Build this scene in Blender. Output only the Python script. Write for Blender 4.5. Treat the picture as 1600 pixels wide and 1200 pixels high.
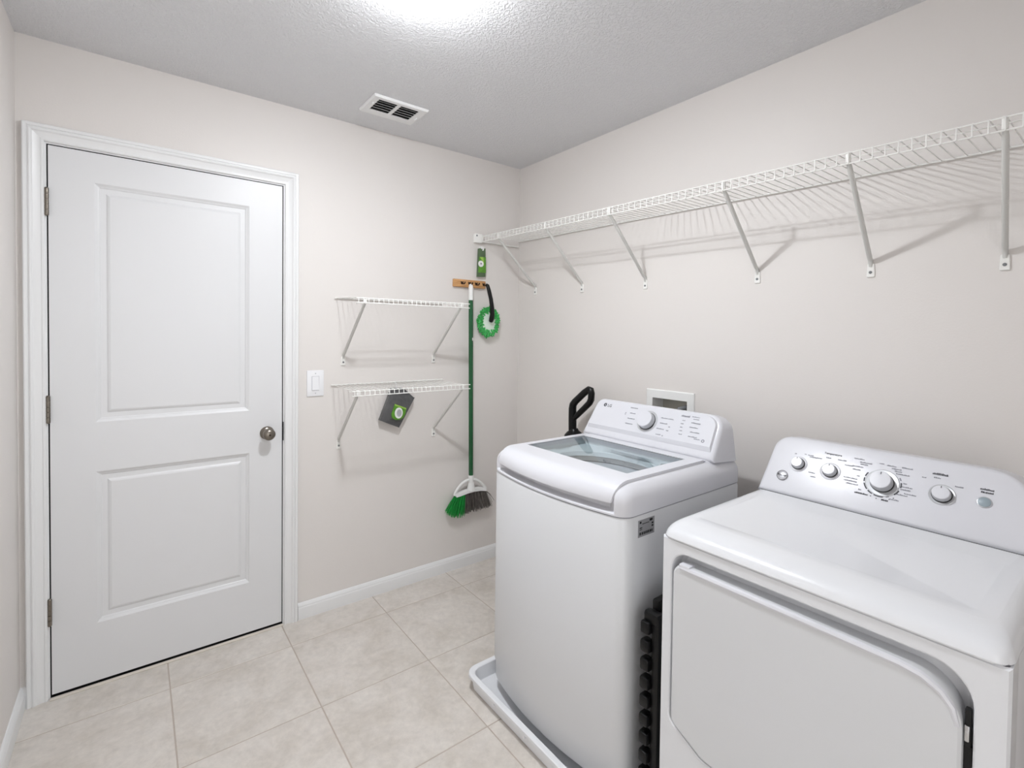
import bpy, bmesh, math, random
from mathutils import Vector, Matrix
random.seed(7)
PI = math.pi
for o in list(bpy.data.objects):
    bpy.data.objects.remove(o, do_unlink=True)
SC = bpy.context.scene
COL = SC.collection

# ------------------------------------------------------------------ camera
CAM = Vector((-1.93164, -2.45832, 1.37503))
YAW, PITCH, ROLL, FPX, SY = 0.653458, -0.021361, 0.012296, 768.46, -61.28
fwd = Vector((math.sin(YAW) * math.cos(PITCH), math.cos(YAW) * math.cos(PITCH), math.sin(PITCH)))
rt0 = Vector((math.cos(YAW), -math.sin(YAW), 0))
up0 = rt0.cross(fwd)
rt = rt0 * math.cos(ROLL) + up0 * math.sin(ROLL)
upv = -rt0 * math.sin(ROLL) + up0 * math.cos(ROLL)
cam_data = bpy.data.cameras.new('camera')
cam = bpy.data.objects.new('camera', cam_data)
COL.objects.link(cam)
cam_data.sensor_fit = 'HORIZONTAL'
cam_data.sensor_width = 36.0
cam_data.lens = FPX * 36.0 / 1600.0
cam_data.shift_y = SY / 1600.0
cam_data.clip_start = 0.02
M = Matrix((rt, upv, -fwd)).transposed().to_4x4()
M.translation = CAM
cam.matrix_world = M
SC.camera = cam

# ------------------------------------------------------------------ light, exposure
LAMP_STRENGTH = 1640.0       # light module inside the glass shade
WORLD_STRENGTH = 2.35
SC.view_settings.view_transform = 'Standard'
SC.view_settings.look = 'None'
SC.view_settings.gamma = 1.0
SC.view_settings.use_curve_mapping = False
SC.view_settings.exposure = 0.07
w = bpy.data.worlds.new('doorway_fill')  # even fill light, added to enter through the unseen doorway
SC.world = w
w.use_nodes = True
w.node_tree.nodes['Background'].inputs[0].default_value = (0.97, 0.985, 1.0, 1)
w.node_tree.nodes['Background'].inputs[1].default_value = WORLD_STRENGTH

# ------------------------------------------------------------------ materials
def lin(c):
    return tuple((x / 255 / 12.92) if x / 255 <= 0.04045 else ((x / 255 + 0.055) / 1.055) ** 2.4 for x in c) + (1,)

def mat(name, rgb, rough=0.5, metal=0.0, coat=0.0, bump=None, spec=0.5, var=None, sheen=0.0):
    """bump=(scale, strength, distance, detail); var=(scale, amount) tonal mottling"""
    m = bpy.data.materials.new(name)
    m.use_nodes = True
    nt = m.node_tree
    b = nt.nodes['Principled BSDF']
    b.inputs['Base Color'].default_value = lin(rgb)
    b.inputs['Roughness'].default_value = rough
    b.inputs['Metallic'].default_value = metal
    b.inputs['Coat Weight'].default_value = coat
    b.inputs['Coat Roughness'].default_value = 0.08
    b.inputs['Specular IOR Level'].default_value = spec
    if bump or var:
        tc = nt.nodes.new('ShaderNodeNewGeometry')
    if bump:
        n = nt.nodes.new('ShaderNodeTexNoise')
        n.inputs['Scale'].default_value = bump[0]
        n.inputs['Detail'].default_value = bump[3] if len(bump) > 3 else 3
        nt.links.new(tc.outputs['Position'], n.inputs['Vector'])
        bp = nt.nodes.new('ShaderNodeBump')
        bp.inputs['Strength'].default_value = bump[1]
        bp.inputs['Distance'].default_value = bump[2]
        nt.links.new(n.outputs['Fac'], bp.inputs['Height'])
        nt.links.new(bp.outputs['Normal'], b.inputs['Normal'])
    if var:
        n2 = nt.nodes.new('ShaderNodeTexNoise')
        n2.inputs['Scale'].default_value = var[0]
        n2.inputs['Detail'].default_value = 4
        nt.links.new(tc.outputs['Position'], n2.inputs['Vector'])
        mx = nt.nodes.new('ShaderNodeMixRGB')
        mx.blend_type = 'MULTIPLY'
        mx.inputs[1].default_value = lin(rgb)
        mr = nt.nodes.new('ShaderNodeMapRange')
        mr.inputs[1].default_value = 0.3; mr.inputs[2].default_value = 0.7
        mr.inputs[3].default_value = 1 - var[1]; mr.inputs[4].default_value = 1.0
        nt.links.new(n2.outputs['Fac'], mr.inputs[0])
        mx.inputs[0].default_value = 1.0
        nt.links.new(mr.outputs[0], mx.inputs[2])
        nt.links.new(mx.outputs[0], b.inputs['Base Color'])
    return m

def ceiling_material():
    m = mat('ceiling_knockdown_paint', (226, 226, 228), 0.75)
    nt = m.node_tree; b = nt.nodes['Principled BSDF']
    g = nt.nodes.new('ShaderNodeNewGeometry')
    n = nt.nodes.new('ShaderNodeTexNoise'); n.inputs['Scale'].default_value = 105; n.inputs['Detail'].default_value = 3
    n.inputs['Distortion'].default_value = 0.6
    nt.links.new(g.outputs['Position'], n.inputs['Vector'])
    r = nt.nodes.new('ShaderNodeMapRange'); r.interpolation_type = 'SMOOTHSTEP'
    r.inputs[1].default_value = 0.42; r.inputs[2].default_value = 0.62
    nt.links.new(n.outputs['Fac'], r.inputs[0])
    bp = nt.nodes.new('ShaderNodeBump'); bp.inputs['Strength'].default_value = 0.55; bp.inputs['Distance'].default_value = 0.004
    nt.links.new(r.outputs[0], bp.inputs['Height'])
    nt.links.new(bp.outputs['Normal'], b.inputs['Normal'])
    return m

def tile_material():
    m = mat('floor_tile_ceramic', (205, 196, 187), 0.42)
    nt = m.node_tree; b = nt.nodes['Principled BSDF']
    g = nt.nodes.new('ShaderNodeNewGeometry')
    oi = nt.nodes.new('ShaderNodeObjectInfo')
    add = nt.nodes.new('ShaderNodeVectorMath'); add.operation = 'MULTIPLY_ADD'
    comb = nt.nodes.new('ShaderNodeCombineXYZ')
    for i in range(3): nt.links.new(oi.outputs['Random'], comb.inputs[i])
    add.inputs[1].default_value = (17, 11, 5)
    nt.links.new(comb.outputs[0], add.inputs[0]); nt.links.new(g.outputs['Position'], add.inputs[2])
    def noise(s, d, dist=0):
        n = nt.nodes.new('ShaderNodeTexNoise'); n.inputs['Scale'].default_value = s; n.inputs['Detail'].default_value = d
        n.inputs['Roughness'].default_value = 0.65; n.inputs['Distortion'].default_value = dist
        nt.links.new(add.outputs[0], n.inputs['Vector']); return n
    n1 = noise(5.5, 5, 0.5); n2 = noise(42, 4); n3 = noise(16, 6, 1.2)
    cr = nt.nodes.new('ShaderNodeValToRGB')
    cr.color_ramp.elements[0].position = 0.3; cr.color_ramp.elements[0].color = lin((205, 197, 187))
    cr.color_ramp.elements[1].position = 0.72; cr.color_ramp.elements[1].color = lin((227, 221, 214))
    e = cr.color_ramp.elements.new(0.5); e.color = lin((217, 210, 202))
    nt.links.new(n1.outputs['Fac'], cr.inputs[0])
    def mul(src, fac_node, lo, hi):
        mr = nt.nodes.new('ShaderNodeMapRange'); mr.inputs[1].default_value = 0.3; mr.inputs[2].default_value = 0.7
        mr.inputs[3].default_value = lo; mr.inputs[4].default_value = hi
        nt.links.new(fac_node.outputs['Fac'], mr.inputs[0])
        mx = nt.nodes.new('ShaderNodeMixRGB'); mx.blend_type = 'MULTIPLY'; mx.inputs[0].default_value = 1
        nt.links.new(src, mx.inputs[1]); nt.links.new(mr.outputs[0], mx.inputs[2]); return mx.outputs[0]
    c = mul(cr.outputs[0], n2, 0.91, 1.03); c = mul(c, n3, 0.91, 1.02)
    nt.links.new(c, b.inputs['Base Color'])
    return m

def wood_material():
    m = mat('honey_wood', (186, 134, 82), 0.45)
    nt = m.node_tree; b = nt.nodes['Principled BSDF']
    g = nt.nodes.new('ShaderNodeNewGeometry')
    mp = nt.nodes.new('ShaderNodeMapping'); mp.inputs['Scale'].default_value = (6, 60, 90)
    nt.links.new(g.outputs['Position'], mp.inputs['Vector'])
    n = nt.nodes.new('ShaderNodeTexNoise'); n.inputs['Scale'].default_value = 2; n.inputs['Detail'].default_value = 5
    nt.links.new(mp.outputs[0], n.inputs['Vector'])
    cr = nt.nodes.new('ShaderNodeValToRGB')
    cr.color_ramp.elements[0].position = 0.3; cr.color_ramp.elements[0].color = lin((178, 126, 76))
    cr.color_ramp.elements[1].position = 0.7; cr.color_ramp.elements[1].color = lin((220, 172, 118))
    nt.links.new(n.outputs['Fac'], cr.inputs[0]); nt.links.new(cr.outputs[0], b.inputs['Base Color'])
    return m

def glass_material():
    m = bpy.data.materials.new('tinted_lid_glass'); m.use_nodes = True
    nt = m.node_tree
    for n in list(nt.nodes): nt.nodes.remove(n)
    out = nt.nodes.new('ShaderNodeOutputMaterial')
    tr = nt.nodes.new('ShaderNodeBsdfTransparent'); tr.inputs[0].default_value = (0.90, 0.93, 0.94, 1)
    gl = nt.nodes.new('ShaderNodeBsdfGlossy'); gl.inputs['Roughness'].default_value = 0.03
    fr = nt.nodes.new('ShaderNodeFresnel'); fr.inputs['IOR'].default_value = 1.5
    mx = nt.nodes.new('ShaderNodeMixShader')
    ge = nt.nodes.new('ShaderNodeNewGeometry')      # mirror only at the outer faces, as thin glass does
    sub = nt.nodes.new('ShaderNodeMath'); sub.operation = 'SUBTRACT'; sub.inputs[0].default_value = 1.0
    nt.links.new(ge.outputs['Backfacing'], sub.inputs[1])
    mu = nt.nodes.new('ShaderNodeMath'); mu.operation = 'MULTIPLY'
    nt.links.new(fr.outputs[0], mu.inputs[0]); nt.links.new(sub.outputs[0], mu.inputs[1])
    nt.links.new(mu.outputs[0], mx.inputs[0]); nt.links.new(tr.outputs[0], mx.inputs[1]); nt.links.new(gl.outputs[0], mx.inputs[2])
    nt.links.new(mx.outputs[0], out.inputs[0])
    return m

def emission_material(name, rgb, s):
    m = bpy.data.materials.new(name); m.use_nodes = True
    b = m.node_tree.nodes['Principled BSDF']
    b.inputs['Base Color'].default_value = lin(rgb)
    b.inputs['Emission Color'].default_value = lin(rgb)
    b.inputs['Emission Strength'].default_value = s
    return m

def shade_material():
    m = bpy.data.materials.new('lamp_shade_glass'); m.use_nodes = True
    nt = m.node_tree
    for n in list(nt.nodes): nt.nodes.remove(n)
    out = nt.nodes.new('ShaderNodeOutputMaterial')
    tr = nt.nodes.new('ShaderNodeBsdfTransparent'); tr.inputs[0].default_value = (0.97, 0.97, 0.97, 1)
    em = nt.nodes.new('ShaderNodeEmission'); em.inputs[0].default_value = lin((248, 251, 255)); em.inputs[1].default_value = 125.0
    mx = nt.nodes.new('ShaderNodeMixShader'); mx.inputs[0].default_value = 0.3
    nt.links.new(tr.outputs[0], mx.inputs[1]); nt.links.new(em.outputs[0], mx.inputs[2]); nt.links.new(mx.outputs[0], out.inputs[0])
    return m

MAT = dict(
    wall=mat('greige_wall_paint', (226, 221, 217), 0.5, bump=(160, 0.14, 0.002, 2), spec=0.4),
    ceil=ceiling_material(),
    trim=mat('white_trim_paint', (233, 233, 233), 0.35),
    door=mat('white_door_paint', (224, 224, 225), 0.4, bump=(220, 0.03, 0.001, 2)),
    dark=mat('black_void', (12, 12, 12), 0.8),
    grout=mat('taupe_grout', (184, 172, 161), 0.9, bump=(400, 0.2, 0.001, 2)),
    tile=tile_material(),
    thr=mat('beige_threshold', (222, 214, 203), 0.5),
    nickel=mat('satin_nickel', (132, 125, 116), 0.3, metal=1.0),
    brace=mat('shaded_white_brace_enamel', (212, 211, 207), 0.35),  # white braces greyed: shade at grazing angles put into the colour
    wire=mat('white_vinyl_coating', (240, 239, 235), 0.35),
    plate=mat('white_switch_plastic', (240, 240, 242), 0.3),
    vent=mat('white_vent_enamel', (236, 236, 236), 0.4),
    enamel=mat('white_appliance_enamel', (226, 227, 230), 0.22, coat=0.3),
    plastic=mat('white_appliance_plastic', (217, 217, 222), 0.28, coat=0.12),
    front=mat('white_front_panel', (215, 216, 218), 0.3, coat=0.1),
    grip=mat('grey_grip_recess', (196, 197, 200), 0.45),
    tub=mat('pale_grey_tub_plastic', (224, 229, 230), 0.4),
    steel=mat('stainless_basket', (158, 157, 154), 0.5, metal=0.25),
    glass=glass_material(),
    print=mat('grey_print', (70, 70, 76), 0.6),
    printl=mat('light_grey_print', (140, 140, 148), 0.6),
    black=mat('black_plastic', (9, 9, 10), 0.35, spec=0.3),
    chrome=mat('chrome', (205, 206, 208), 0.2, metal=1.0),
    ring=mat('silver_dial_ring', (196, 197, 200), 0.35, metal=0.4),
    knobside=mat('satin_knob_side', (186, 187, 190), 0.3, metal=0.2),
    button=mat('blue_grey_button', (150, 163, 170), 0.35),
    sticker=mat('silver_label', (142, 142, 144), 0.45),
    badge=mat('silver_badge', (190, 190, 194), 0.3, metal=0.5),
    pan=mat('white_drain_pan', (232, 233, 236), 0.4),
    wood=wood_material(),
    hook=mat('dark_bronze', (52, 34, 24), 0.4, metal=0.3),
    green=mat('broom_green_steel', (14, 84, 44), 0.35),
    white=mat('white_plastic', (238, 238, 236), 0.35),
    brgreen=mat('green_bristle', (34, 176, 76), 0.6, var=(60, 0.35)),
    brgrey=mat('charcoal_bristle', (112, 106, 101), 0.7, var=(60, 0.35)),
    chenille=mat('green_chenille', (84, 204, 108), 0.95, var=(90, 0.55)),
    padw=mat('white_mesh_pad', (222, 236, 222), 0.9, bump=(300, 0.4, 0.002)),
    packdk=mat('olive_card', (82, 104, 74), 0.5),
    packgr=mat('leaf_green_label', (96, 158, 48), 0.45, var=(40, 0.35)),
    packlt=mat('lime_label', (150, 190, 80), 0.45),
    cloth=mat('grey_microfibre', (98, 98, 99), 0.32, bump=(28, 0.8, 0.008), var=(14, 0.35)),
    film=mat('clear_film', (70, 70, 74), 0.12),
    boxin=mat('grey_box_interior', (190, 188, 176), 0.6),
    red=mat('red_valve', (170, 40, 36), 0.4), blue=mat('blue_valve', (40, 70, 160), 0.4),
    hose=mat('grey_hose', (120, 122, 124), 0.5),
    lamp=shade_material(),
    bulb=emission_material('lit_bulb', (245, 250, 255), LAMP_STRENGTH),
)

# ------------------------------------------------------------------ mesh helpers
WORLD_AT = {}
class MB:
    def __init__(s): s.v = []; s.f = []
    def add(s, vs, fs):
        o = len(s.v); s.v += [Vector(v) for v in vs]; s.f += [tuple(i + o for i in f) for f in fs]; return s
    def box(s, a, b):
        x0, y0, z0 = [min(p, q) for p, q in zip(a, b)]; x1, y1, z1 = [max(p, q) for p, q in zip(a, b)]
        return s.add([(x0,y0,z0),(x1,y0,z0),(x1,y1,z0),(x0,y1,z0),(x0,y0,z1),(x1,y0,z1),(x1,y1,z1),(x0,y1,z1)],
                     [(0,3,2,1),(4,5,6,7),(0,1,5,4),(1,2,6,5),(2,3,7,6),(3,0,4,7)])
    def rbox(s, a, b, r=0.003, seg=2):
        bm = bmesh.new()
        bmesh.ops.create_cube(bm, size=1)
        c = [(p + q) / 2 for p, q in zip(a, b)]; d = [abs(p - q) for p, q in zip(a, b)]
        for v in bm.verts: v.co = Vector([c[i] + v.co[i] * d[i] for i in range(3)])
        bmesh.ops.bevel(bm, geom=bm.edges[:], offset=min(r, min(d) * 0.49), segments=seg, affect='EDGES', profile=0.5)
        bm.verts.ensure_lookup_table()
        s.add([v.co.copy() for v in bm.verts], [[v.index for v in f.verts] for f in bm.faces]); bm.free(); return s
    def loft(s, rings, capa=True, capb=True, closed=True):
        n = len(rings[0]); vs = [p for r in rings for p in r]; fs = []
        for k in range(len(rings) - 1):
            for i in range(n if closed else n - 1):
                j = (i + 1) % n
                fs.append((k*n+i, k*n+j, (k+1)*n+j, (k+1)*n+i))
        if capa: fs.append(tuple(range(n))[::-1])
        if capb: fs.append(tuple((len(rings)-1)*n + i for i in range(n)))
        return s.add(vs, fs)
    def tube(s, pts, r, n=8, caps=True, flat=1.0):
        pts = [Vector(p) for p in pts]; rad = r if isinstance(r, (list, tuple)) else [r] * len(pts)
        t0 = (pts[1] - pts[0]).normalized()
        a = t0.orthogonal().normalized() if abs(t0.z) > 0.9 or flat == 1.0 else t0.cross(Vector((0,0,1))).normalized()
        rings = []
        for i, p in enumerate(pts):
            if i == 0: t = pts[1] - p
            elif i == len(pts) - 1: t = p - pts[i-1]
            else: t = (pts[i+1] - p).normalized() + (p - pts[i-1]).normalized()
            t.normalize(); a = (a - t * a.dot(t)).normalized(); b = t.cross(a)
            rings.append([p + (a * math.cos(2*PI*k/n) + b * flat * math.sin(2*PI*k/n)) * rad[i] for k in range(n)])
        return s.loft(rings, caps, caps)
    def lathe(s, prof, c, axis, n=24, capa=True, capb=True):
        axis = Vector(axis).normalized(); a = axis.orthogonal().normalized(); b = axis.cross(a); c = Vector(c)
        return s.loft([[c + axis * h + (a * math.cos(2*PI*k/n) + b * math.sin(2*PI*k/n)) * max(r, 1e-4) for k in range(n)] for r, h in prof], capa, capb)
    def build(s, name, m, parent=None, smooth=30, at=None):
        me = bpy.data.meshes.new(name)
        lo = [min(v[i] for v in s.v) for i in range(3)]; hi = [max(v[i] for v in s.v) for i in range(3)]
        c = Vector([(lo[i] + hi[i]) / 2 for i in range(3)])
        if at is not None: c = Vector(at)
        elif parent is None: c.z = lo[2]
        me.from_pydata([v - c for v in s.v], [], s.f)
        bm = bmesh.new(); bm.from_mesh(me); bmesh.ops.recalc_face_normals(bm, faces=bm.faces[:]); bm.to_mesh(me); bm.free()
        if smooth:
            for p in me.polygons: p.use_smooth = True
            me.set_sharp_from_angle(angle=math.radians(smooth))
        me.materials.append(MAT[m] if isinstance(m, str) else m)
        o = bpy.data.objects.new(name, me); COL.objects.link(o)
        place(o, c, parent); return o

def place(o, c, parent=None):
    c = Vector(c); WORLD_AT[o.name] = c
    if parent is not None:
        o.parent = parent; o.location = c - WORLD_AT[parent.name]
    else: o.location = c

def tag(o, label=None, cat=None, group=None, kind=None):
    if label: o['label'] = label
    if cat: o['category'] = cat
    if group: o['group'] = group
    if kind: o['kind'] = kind
    return o

def empty(name, loc, label=None, cat=None, group=None, kind=None):
    o = bpy.data.objects.new(name, None); COL.objects.link(o); o.empty_display_size = 0.05
    place(o, loc); return tag(o, label, cat, group, kind)

def dup(o, delta, parent):
    c = o.copy(); COL.objects.link(c); place(c, WORLD_AT[o.name] + Vector(delta), parent); return c

def rrect(x0, x1, y0, y1, r, n=6):
    """rounded rectangle, counter-clockwise"""
    rs = r if isinstance(r, (list, tuple)) else [r] * 4
    out = []
    for (cx, cy, a0, rr) in ((x1 - rs[0], y0 + rs[0], -90, rs[0]), (x1 - rs[1], y1 - rs[1], 0, rs[1]), (x0 + rs[2], y1 - rs[2], 90, rs[2]), (x0 + rs[3], y0 + rs[3], 180, rs[3])):
        for k in range(n + 1):
            a = math.radians(a0 + 90 * k / n); out.append((cx + rr * math.cos(a), cy + rr * math.sin(a)))
    return out

def rpoly(pts, n=6):
    """polygon with per-corner radius: pts = [(x, y, r)]"""
    out = []; N = len(pts)
    for i in range(N):
        p = Vector(pts[i][:2]); a = Vector(pts[i-1][:2]); b = Vector(pts[(i+1) % N][:2]); r = pts[i][2]
        u = (a - p).normalized(); v = (b - p).normalized()
        if r <= 0: out.append(tuple(p)); continue
        th = u.angle(v); d = r / math.tan(th / 2)
        p1 = p + u * d; p2 = p + v * d; c = p + (u + v).normalized() * (r / math.sin(th / 2))
        a1 = math.atan2(p1.y - c.y, p1.x - c.x); a2 = math.atan2(p2.y - c.y, p2.x - c.x)
        da = (a2 - a1 + PI) % (2 * PI) - PI
        for k in range(n + 1): out.append((c.x + r * math.cos(a1 + da * k / n), c.y + r * math.sin(a1 + da * k / n)))
    return out

def inset(poly, d):
    """move each vertex of a CCW polygon inwards by d"""
    N = len(poly); out = []
    area = sum(poly[i][0] * poly[(i+1) % N][1] - poly[(i+1) % N][0] * poly[i][1] for i in range(N))
    sg = 1 if area > 0 else -1
    for i in range(N):
        p = Vector(poly[i]); a = Vector(poly[i-1]); b = Vector(poly[(i+1) % N])
        e1 = (p - a); e2 = (b - p)
        if e1.length < 1e-9: e1 = e2
        if e2.length < 1e-9: e2 = e1
        e1.normalize(); e2.normalize()
        n1 = Vector((-e1.y, e1.x)) * sg; n2 = Vector((-e2.y, e2.x)) * sg
        n = (n1 + n2); n = n.normalized() if n.length > 1e-6 else n1
        k = max(n.dot(n1), 0.5)
        q = p + n * (d / k); out.append((q.x, q.y))
    return out

def text_mesh(body, size, bold=False):
    cu = bpy.data.curves.new('lettering', 'FONT'); cu.body = body; cu.size = size; cu.align_x = 'CENTER'; cu.align_y = 'CENTER'
    cu.resolution_u = 2
    if bold: cu.offset = size * 0.018
    to = bpy.data.objects.new('lettering', cu); COL.objects.link(to)
    bpy.context.view_layer.update()
    dg = bpy.context.evaluated_depsgraph_get()
    me = bpy.data.meshes.new_from_object(to.evaluated_get(dg))
    vs = [v.co.copy() for v in me.vertices]; fs = [tuple(p.vertices) for p in me.polygons]
    bpy.data.objects.remove(to, do_unlink=True); bpy.data.meshes.remove(me)
    return vs, fs

class Plane:
    """a sloping console face: a runs to the viewer's right, b up the slope, n outwards"""
    def __init__(s, o, u, v): s.o = Vector(o); s.u = Vector(u).normalized(); s.v = Vector(v).normalized(); s.n = s.u.cross(s.v)
    def at(s, a, b, h=0.0): return s.o + s.u * a + s.v * b + s.n * h
    def mark(s, mb, a0, a1, b, t=0.0022, h=0.0006):
        mb.add([s.at(a0, b - t/2, h), s.at(a1, b - t/2, h), s.at(a1, b + t/2, h), s.at(a0, b + t/2, h)], [(0, 1, 2, 3)])
    def words(s, mb, a0, a1, b, t=0.0024):
        """a line of print too small to read: strokes of letter width"""
        x = a0; rnd = random.Random(int(a0 * 1e4) + int(b * 1e5))
        while x < a1:
            wd = rnd.uniform(0.0014, 0.0032); hh = t * rnd.uniform(0.65, 1.1)
            s.mark(mb, x, min(x + wd, a1), b + (hh - t) / 2, hh); x += wd + 0.0006
    def text(s, mb, body, a, b, size, bold=False, h=0.0007):
        vs, fs = text_mesh(body, size, bold)
        mb.add([s.at(a + p.x, b + p.y, h) for p in vs], fs)
    def disc(s, mb, a, b, r, h=0.0006, n=20, r2=None):
        if r2 is None: mb.add([s.at(a + r * math.cos(2*PI*k/n), b + r * math.sin(2*PI*k/n), h) for k in range(n)], [tuple(range(n))])
        else:
            vs = []
            for q in (r, r2): vs += [s.at(a + q * math.cos(2*PI*k/n), b + q * math.sin(2*PI*k/n), h) for k in range(n)]
            mb.add(vs, [(k, (k+1) % n, n + (k+1) % n, n + k) for k in range(n)])
    def arc(s, mb, a, b, r, d0, d1, t, h=0.0006, n=6):
        vs = []
        for k in range(n + 1):
            th = math.radians(d0 + (d1 - d0) * k / n)
            for q in (r - t/2, r + t/2): vs.append(s.at(a + q * math.cos(th), b + q * math.sin(th), h))
        mb.add(vs, [(2*k, 2*k+1, 2*k+3, 2*k+2) for k in range(n)])

# ------------------------------------------------------------------ room shell
H, L, YF = 2.4157, -2.2669, -2.95
DX0, DX1, DZ0, DZ1 = -2.1826, -1.3914, 0.013, 2.0425
JX0, JX1, JZ = -2.1870, -1.3870, 2.0465      # inner faces of the jamb
JT = 0.018
b = MB()
b.box((L - 0.1, 0, 0), (JX0 - JT, 0.12, H)); b.box((JX1 + JT, 0, 0), (0.12, 0.12, H)); b.box((JX0 - JT, 0, JZ + JT), (JX1 + JT, 0.12, H))
tag(b.build('wall_back', 'wall', smooth=0), 'greige painted back wall with the white door and two small shelves', 'wall', kind='structure')
OY0, OY1, OZ0, OZ1 = -1.216, -1.034, 0.925, 1.088
HG = .0015   # opening of the outlet box in the right wall
b = MB()
b.box((0, OY1 + HG, 0), (0.12, 0, H)); b.box((0, YF, 0), (0.12, OY0 - HG, H)); b.box((0, OY0 - HG, 0), (0.12, OY1 + HG, OZ0 - HG)); b.box((0, OY0 - HG, OZ1 + HG), (0.12, OY1 + HG, H))
tag(b.build('wall_right', 'wall', smooth=0), 'greige painted right wall behind the washer and dryer', 'wall', kind='structure')
tag(MB().box((L - 0.1, YF, 0), (L, 0, H)).build('wall_left', 'wall', smooth=0), 'greige painted left wall next to the door hinges', 'wall', kind='structure')
b = MB()
b.box((L - 0.1, YF - 0.1, 0), (-2.2, YF, H)); b.box((-1.40, YF - 0.1, 0), (0.12, YF, H)); b.box((-2.2, YF - 0.1, 2.1), (-1.40, YF, H))  # unseen doorway, opening sized for the fill light it lets in
tag(b.build('wall_front', 'wall', smooth=0), 'unseen greige wall behind the viewer, open doorway sized for fill light', 'wall', kind='structure')
b = MB(); b.box((L - 0.1, YF - 0.1, H), (0.12, 0.12, H + 0.08))
tag(b.build('ceiling', 'ceil', smooth=0), 'white knockdown textured ceiling', 'ceiling', kind='structure')

floor = tag(MB().box((L - 0.1, YF - 1.2, -0.06), (0.12, 0.12, -0.0014)).build('floor', 'grout', smooth=0, at=(0, 0, -0.0014)),
            'beige ceramic tile floor with taupe grout lines', 'floor', kind='structure')
T, TX, TY, G = 0.43696, -0.51915, -0.19591, 0.0022
for i in range(-5, 3):
    for j in range(-1, 8):
        x0, x1 = max(TX + i*T + G, L), min(TX + (i+1)*T - G, 0.0)
        y1, y0 = min(TY - j*T - G, 0.0), max(TY - (j+1)*T + G, YF - 0.1)
        if x1 - x0 < 0.01 or y1 - y0 < 0.01: continue
        bv = 0.0012
        r0 = [(x0, y0), (x1, y0), (x1, y1), (x0, y1)]; r1 = [(x0+bv, y0+bv), (x1-bv, y0+bv), (x1-bv, y1-bv), (x0+bv, y1-bv)]
        MB().loft([[(x, y, -0.006) for x, y in r0], [(x, y, -bv) for x, y in r0], [(x, y, 0.0) for x, y in r1]]).build('tile', 'tile', floor, smooth=0)

def strip(name, label, p0, p1, nrm, prof, m='trim', kind='structure', cat='baseboard'):
    """extrude a (depth, height) profile from p0 to p1"""
    p0 = Vector(p0); p1 = Vector(p1); nrm = Vector(nrm)
    o = MB().loft([[p + nrm * d + Vector((0, 0, z)) for d, z in prof] for p in (p0, p1)]).build(name, m, smooth=25)
    return tag(o, label, cat, kind=kind)
BP = [(0, 0), (0.0135, 0), (0.0135, 0.050), (0.0125, 0.056), (0.0105, 0.059), (0.0105, 0.063), (0.008, 0.068), (0.0055, 0.073), (0.003, 0.076), (0, 0.077)]
strip('baseboard_back', 'white baseboard along the back wall right of the door', (-1.3215, 0, 0), (0, 0, 0), (0, -1, 0), BP)
strip('baseboard_left', 'white baseboard along the left wall', (L, 0, 0), (L, YF, 0), (1, 0, 0), BP)
strip('baseboard_right', 'white baseboard along the right wall behind the appliances', (0, 0, 0), (0, YF, 0), (-1, 0, 0), BP)
strip('baseboard_corner', 'short white baseboard stub left of the door casing', (L, 0, 0), (-2.2475, 0, 0), (0, -1, 0), BP)

# door casing: mitred moulding
CP = [(0, 0.0), (0, 0.008), (0.003, 0.0105), (0.008, 0.0105), (0.0095, 0.0085), (0.020, 0.0095), (0.030, 0.0135), (0.034, 0.0178), (0.038, 0.0190), (0.0415, 0.0178), (0.0425, 0.0150), (0.0445, 0.0150), (0.0460, 0.0180), (0.054, 0.0188), (0.0575, 0.0165), (0.059, 0.0)]
IX0, IX1, IZ = JX0 - 0.005, JX1 + 0.005, JZ + 0.005
casing = empty('trim_1', ((IX0 + IX1) / 2, 0, 0), 'white moulded door casing around the door', 'door casing', kind='structure')
MB().loft([[(IX0 - q, -d, z + (q if z > 1 else 0)) for q, d in CP] for z in (0, IZ)]).build('casing', 'trim', casing, smooth=20)
MB().loft([[(x + (-q if x < -1.8 else q), -d, IZ + q) for q, d in CP] for x in (IX0, IX1)]).build('casing', 'trim', casing, smooth=20)
MB().loft([[(IX1 + q, -d, z + (q if z > 1 else 0)) for q, d in CP] for z in (0, IZ)]).build('casing', 'trim', casing, smooth=20)
b = MB(); b.box((JX0 - JT, 0, 0), (JX0, 0.12, JZ)); b.box((JX1, 0, 0), (JX1 + JT, 0.12, JZ)); b.box((JX0 - JT, 0, JZ), (JX1 + JT, 0.12, JZ + JT))
b.build('jamb', 'trim', casing, smooth=0)
MB().box((JX0, 0.042, 0), (JX1, 0.12, JZ)).build('gap_backing', 'dark', casing, smooth=0)  # added dark backing: blackens the door gaps and blocks outside light
MB().rbox((JX1 - 0.0012, 0.002, 0.868), (JX1 + 0.0012, -0.0062, 0.955), 0.0008).build('strike_plate', 'black', casing)
MB().rbox((JX0, -0.017, 0.0), (JX1, 0.000, 0.0045), 0.0015).build('threshold', 'thr', casing)
MB().box((JX0, 0.0005, -0.001), (JX1, 0.042, 0.001)).build('sill_shade', 'dark', casing, smooth=0)  # dark strip painted in for the shade under the door
for x0_, x1_ in ((JX0, DX0 + .0006), (DX1 - .0006, JX1)): MB().box((x0_, 0.008, 0), (x1_, 0.042, JZ)).build('gap_shade', 'dark', casing, smooth=0)  # dark boxes stand in for the shade in the side gaps
MB().box((JX0, 0.008, DZ1 - .0006), (JX1, 0.042, JZ)).build('gap_shade', 'dark', casing, smooth=0)  # dark box for the shade in the top gap

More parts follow.
